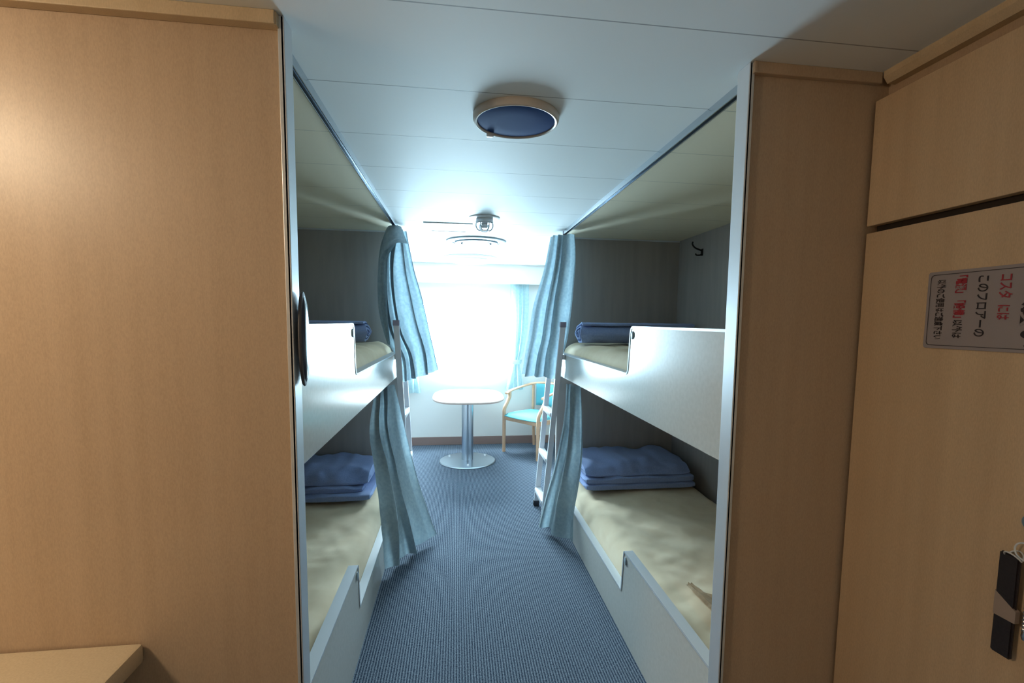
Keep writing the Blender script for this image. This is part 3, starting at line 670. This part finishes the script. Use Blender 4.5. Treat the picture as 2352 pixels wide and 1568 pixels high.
# round dark disc on the edge of the left post
r_ = thing('wall_disc', 'dark round disc seen edge-on, fixed to the left post', 'disc', (-.372, 1.212, 1.452), radians(5), local=True)
q_ = Matrix.Rotation(radians(90), 4, 'Y')
bm = B(); lathe(bm, [(0, 0), (.040, 0), (.040, .006), (.112, .007), (.116, .011), (.114, .015), (.106, .017), (0, .017)], 72, q_); obj('backing', bm, 'plaque_rim', r_)
bm = B(); lathe(bm, [(.106, .0165), (.100, .0195), (.06, .0235), (0, .025)], 72, q_); obj('face', bm, 'plaque', r_)
r_.scale = (.8, .36, .98)
# coat hook on right berth wall
r_ = thing('coat_hook', 'small dark metal coat hook high on the right berth wall', 'hook', (SR, 3.36, 2.03))
hx = SR
bm = B(); box(bm, hx-.006, hx, 3.345, 3.375, 1.992, 2.042, .003); obj('plate', bm, 'hook', r_)
bm = B(); tube(bm, catmull([(hx-.005, 3.36, 2.030), (hx-.03, 3.36, 2.037), (hx-.06, 3.36, 2.050), (hx-.078, 3.36, 2.072), (hx-.076, 3.36, 2.090)], 22), .006, 12); obj('upper_hook', bm, 'hook', r_)
bm = B(); tube(bm, catmull([(hx-.005, 3.36, 2.00), (hx-.025, 3.36, 1.996), (hx-.046, 3.36, 1.997), (hx-.052, 3.36, 2.008)], 18), .005, 12); obj('lower_hook', bm, 'hook', r_)
# crumpled scrap on the right lower mattress
bm = B(); pts = catmull([(1.030, 1.94, .322), (1.045, 1.84, .328), (1.07, 1.74, .326), (1.075, 1.62, .322), (1.07, 1.50, .320)], 40); rows = []
for i, p in enumerate(pts):
    wd_ = .012+.030*min(1, i/20)
    rows.append([bm.verts.new(p+Vector((wd_*(k/7*2-1), .01*fbm(i*.2, k, 0, 1), .012+.013*fbm(i*.16, k*.5, 2, 1)+.006+.010*(k % 2)*.5))) for k in range(8)])
for a, c in zip(rows, rows[1:]):
    for k in range(7): bm.faces.new((a[k], a[k+1], c[k+1], c[k]))
bmesh.ops.solidify(bm, geom=bm.faces[:], thickness=.002)
tag(obj('crumpled_paper', bm, 'paper'), 'crumpled tan strip lying on the right lower mattress by the post', 'scrap')

# sign on the door (lettering turned a quarter)
SX = 1.0995
r_ = thing('door_sign', 'grey notice with black and red lettering turned sideways on the right door', 'sign', (SX, .85, 1.537))
def rpoly(x0, x1, z0, z1, r): return rr(x0, x1, z0, z1, r, 5)
bm = B(); prism(bm, rpoly(.70, 1.007, 1.450, 1.625, .006), 'X', SX-.002, SX); obj('plate', bm, 'sign', r_)
bm = B(); inn = rpoly(.708, .999, 1.458, 1.617, .008); n = len(inn)
ou = [(.8535+(y-.8535)*1.009, 1.5375+(z-1.5375)*1.016) for y, z in inn]
va = [bm.verts.new((SX-.0026, y, z)) for y, z in inn]; vb = [bm.verts.new((SX-.0026, y, z)) for y, z in ou]
for i in range(n): bm.faces.new((va[i], va[(i+1) % n], vb[(i+1) % n], vb[i]))
obj('border_line', bm, 'ink', r_, False)
def text(txt, y, ztop, length, size, m, bold=.0):
    """one line of writing: reads downwards, the letter tops point to the camera side (-Y)"""
    cu = bpy.data.curves.new('lettering', 'FONT'); cu.body = txt; cu.size = size; cu.extrude = .0002; cu.offset = bold
    o = bpy.data.objects.new('lettering', cu); COL.objects.link(o)
    dg = bpy.context.evaluated_depsgraph_get(); me = bpy.data.meshes.new_from_object(o.evaluated_get(dg)); COL.objects.unlink(o); bpy.data.objects.remove(o)
    xs = [v.co.x for v in me.vertices]; x0, x1 = min(xs), max(xs); k = length/(x1-x0)
    for v in me.vertices:
        u, h, d = (v.co.x-x0)*k, v.co.y, v.co.z
        v.co = (SX-.0028-d, y-h, ztop-u)          # reading direction down, glyph top towards -Y
        v.co -= Vector(r_['_org'])
    me.materials.append(M[m]); q = bpy.data.objects.new('lettering', me); COL.objects.link(q); q.parent = r_
    return q
text('以外のご使用はご遠慮下さい', .982, 1.606, .135, .021, 'ink', .0004)
text('「電源」「設備」', .940, 1.612, .092, .025, 'ink_red', .0008)
text('以外は', .940, 1.515, .040, .022, 'ink', .0004)
text('このフロアーの', .895, 1.608, .128, .026, 'ink', .0004)
text('コスタ', .853, 1.607, .048, .028, 'ink_red', .0004)
text('には', .853, 1.545, .030, .026, 'ink_red', .0004)
text('お願い', .808, 1.590, .13, .050, 'ink', .001)

# key with black fob hanging from the lock
KX = 1.083
r_ = thing('key_fob', 'bunch of keys with black fob and coil hanging at the door edge of frame', 'keys', (KX, .78, 1.05))
bm = B(); tube(bm, [(KX, .775+.017*cos(t), 1.052+.017*sin(t)) for t in [2*pi*i/24 for i in range(24)]], .0018, 8, closed=True); obj('split_ring', bm, 'alu_bright', r_)
bm = B(); tube(bm, [(KX+.013*sin(t), .7925+.0135*cos(t), 1.040-.010+.020*sin(t)*0+.014*abs(sin(t))) for t in [2*pi*i/24 for i in range(24)]], .0015, 8, closed=True); obj('ring', bm, 'alu_bright', r_)
bm = B(); b = bmesh.new(); bmesh.ops.create_cube(b, size=1)
for v in b.verts:
    zt = v.co.z > 0; v.co = Vector((KX+v.co.x*.009, (.797 if zt else .797)+v.co.y*.036, 1.038 if zt else .828))
bmesh.ops.bevel(b, geom=b.edges[:], offset=.003, segments=2, affect='EDGES'); merge(bm, b); fb = obj('fob', bm, 'fob', r_)
bm = B(); b = bmesh.new(); bmesh.ops.create_cube(b, size=1)
for v in b.verts:
    zt = v.co.z > 0; yc_ = .795; v.co = Vector((KX+v.co.x*.0105, yc_+v.co.y*.0385, (.930 if v.co.y < 0 else .955) if zt else .906))
merge(bm, b); subpart('tape_band', bm, 'fobw', fb)
bm = B(); tube(bm, [(KX-.002, .757+.008*cos(t), .99-.0008*i*1.05+.006*sin(t)) for i, t in [(i, 2*pi*i/9) for i in range(110)]], .0016, 6); obj('coil', bm, 'steel', r_)
bm = B(); lathe(bm, [(0, .02), (.006, .018), (.008, .008), (.006, 0), (0, -.002)], 16, Matrix.Translation((KX-.002, .757, .885))); obj('bead', bm, 'steel', r_)
bm = B(); prism(bm, rr(.752, .775, 1.060, 1.098, .006, 4), 'X', KX-.004, KX+.003, .001); obj('key_head', bm, 'keyblue', r_)
bm = B(); box(bm, KX-.003, KX+.010, .757, .772, 1.096, 1.140, .002); obj('key_blade', bm, 'steel', r_)

for nm_, k_, dy in (('door_sign', .991, 0), ('key_fob', .993, -.021)):
    o = bpy.data.objects[nm_]; o.location = (o.location.x*k_, o.location.y*k_+dy, 1.5+(o.location.z-1.5)*k_); o.scale = (k_,)*3
bpy.data.objects['key_fob'].location.z += .018
for o in list(COL.objects):
    for k_ in ('_org', '_local'):
        if k_ in o: del o[k_]
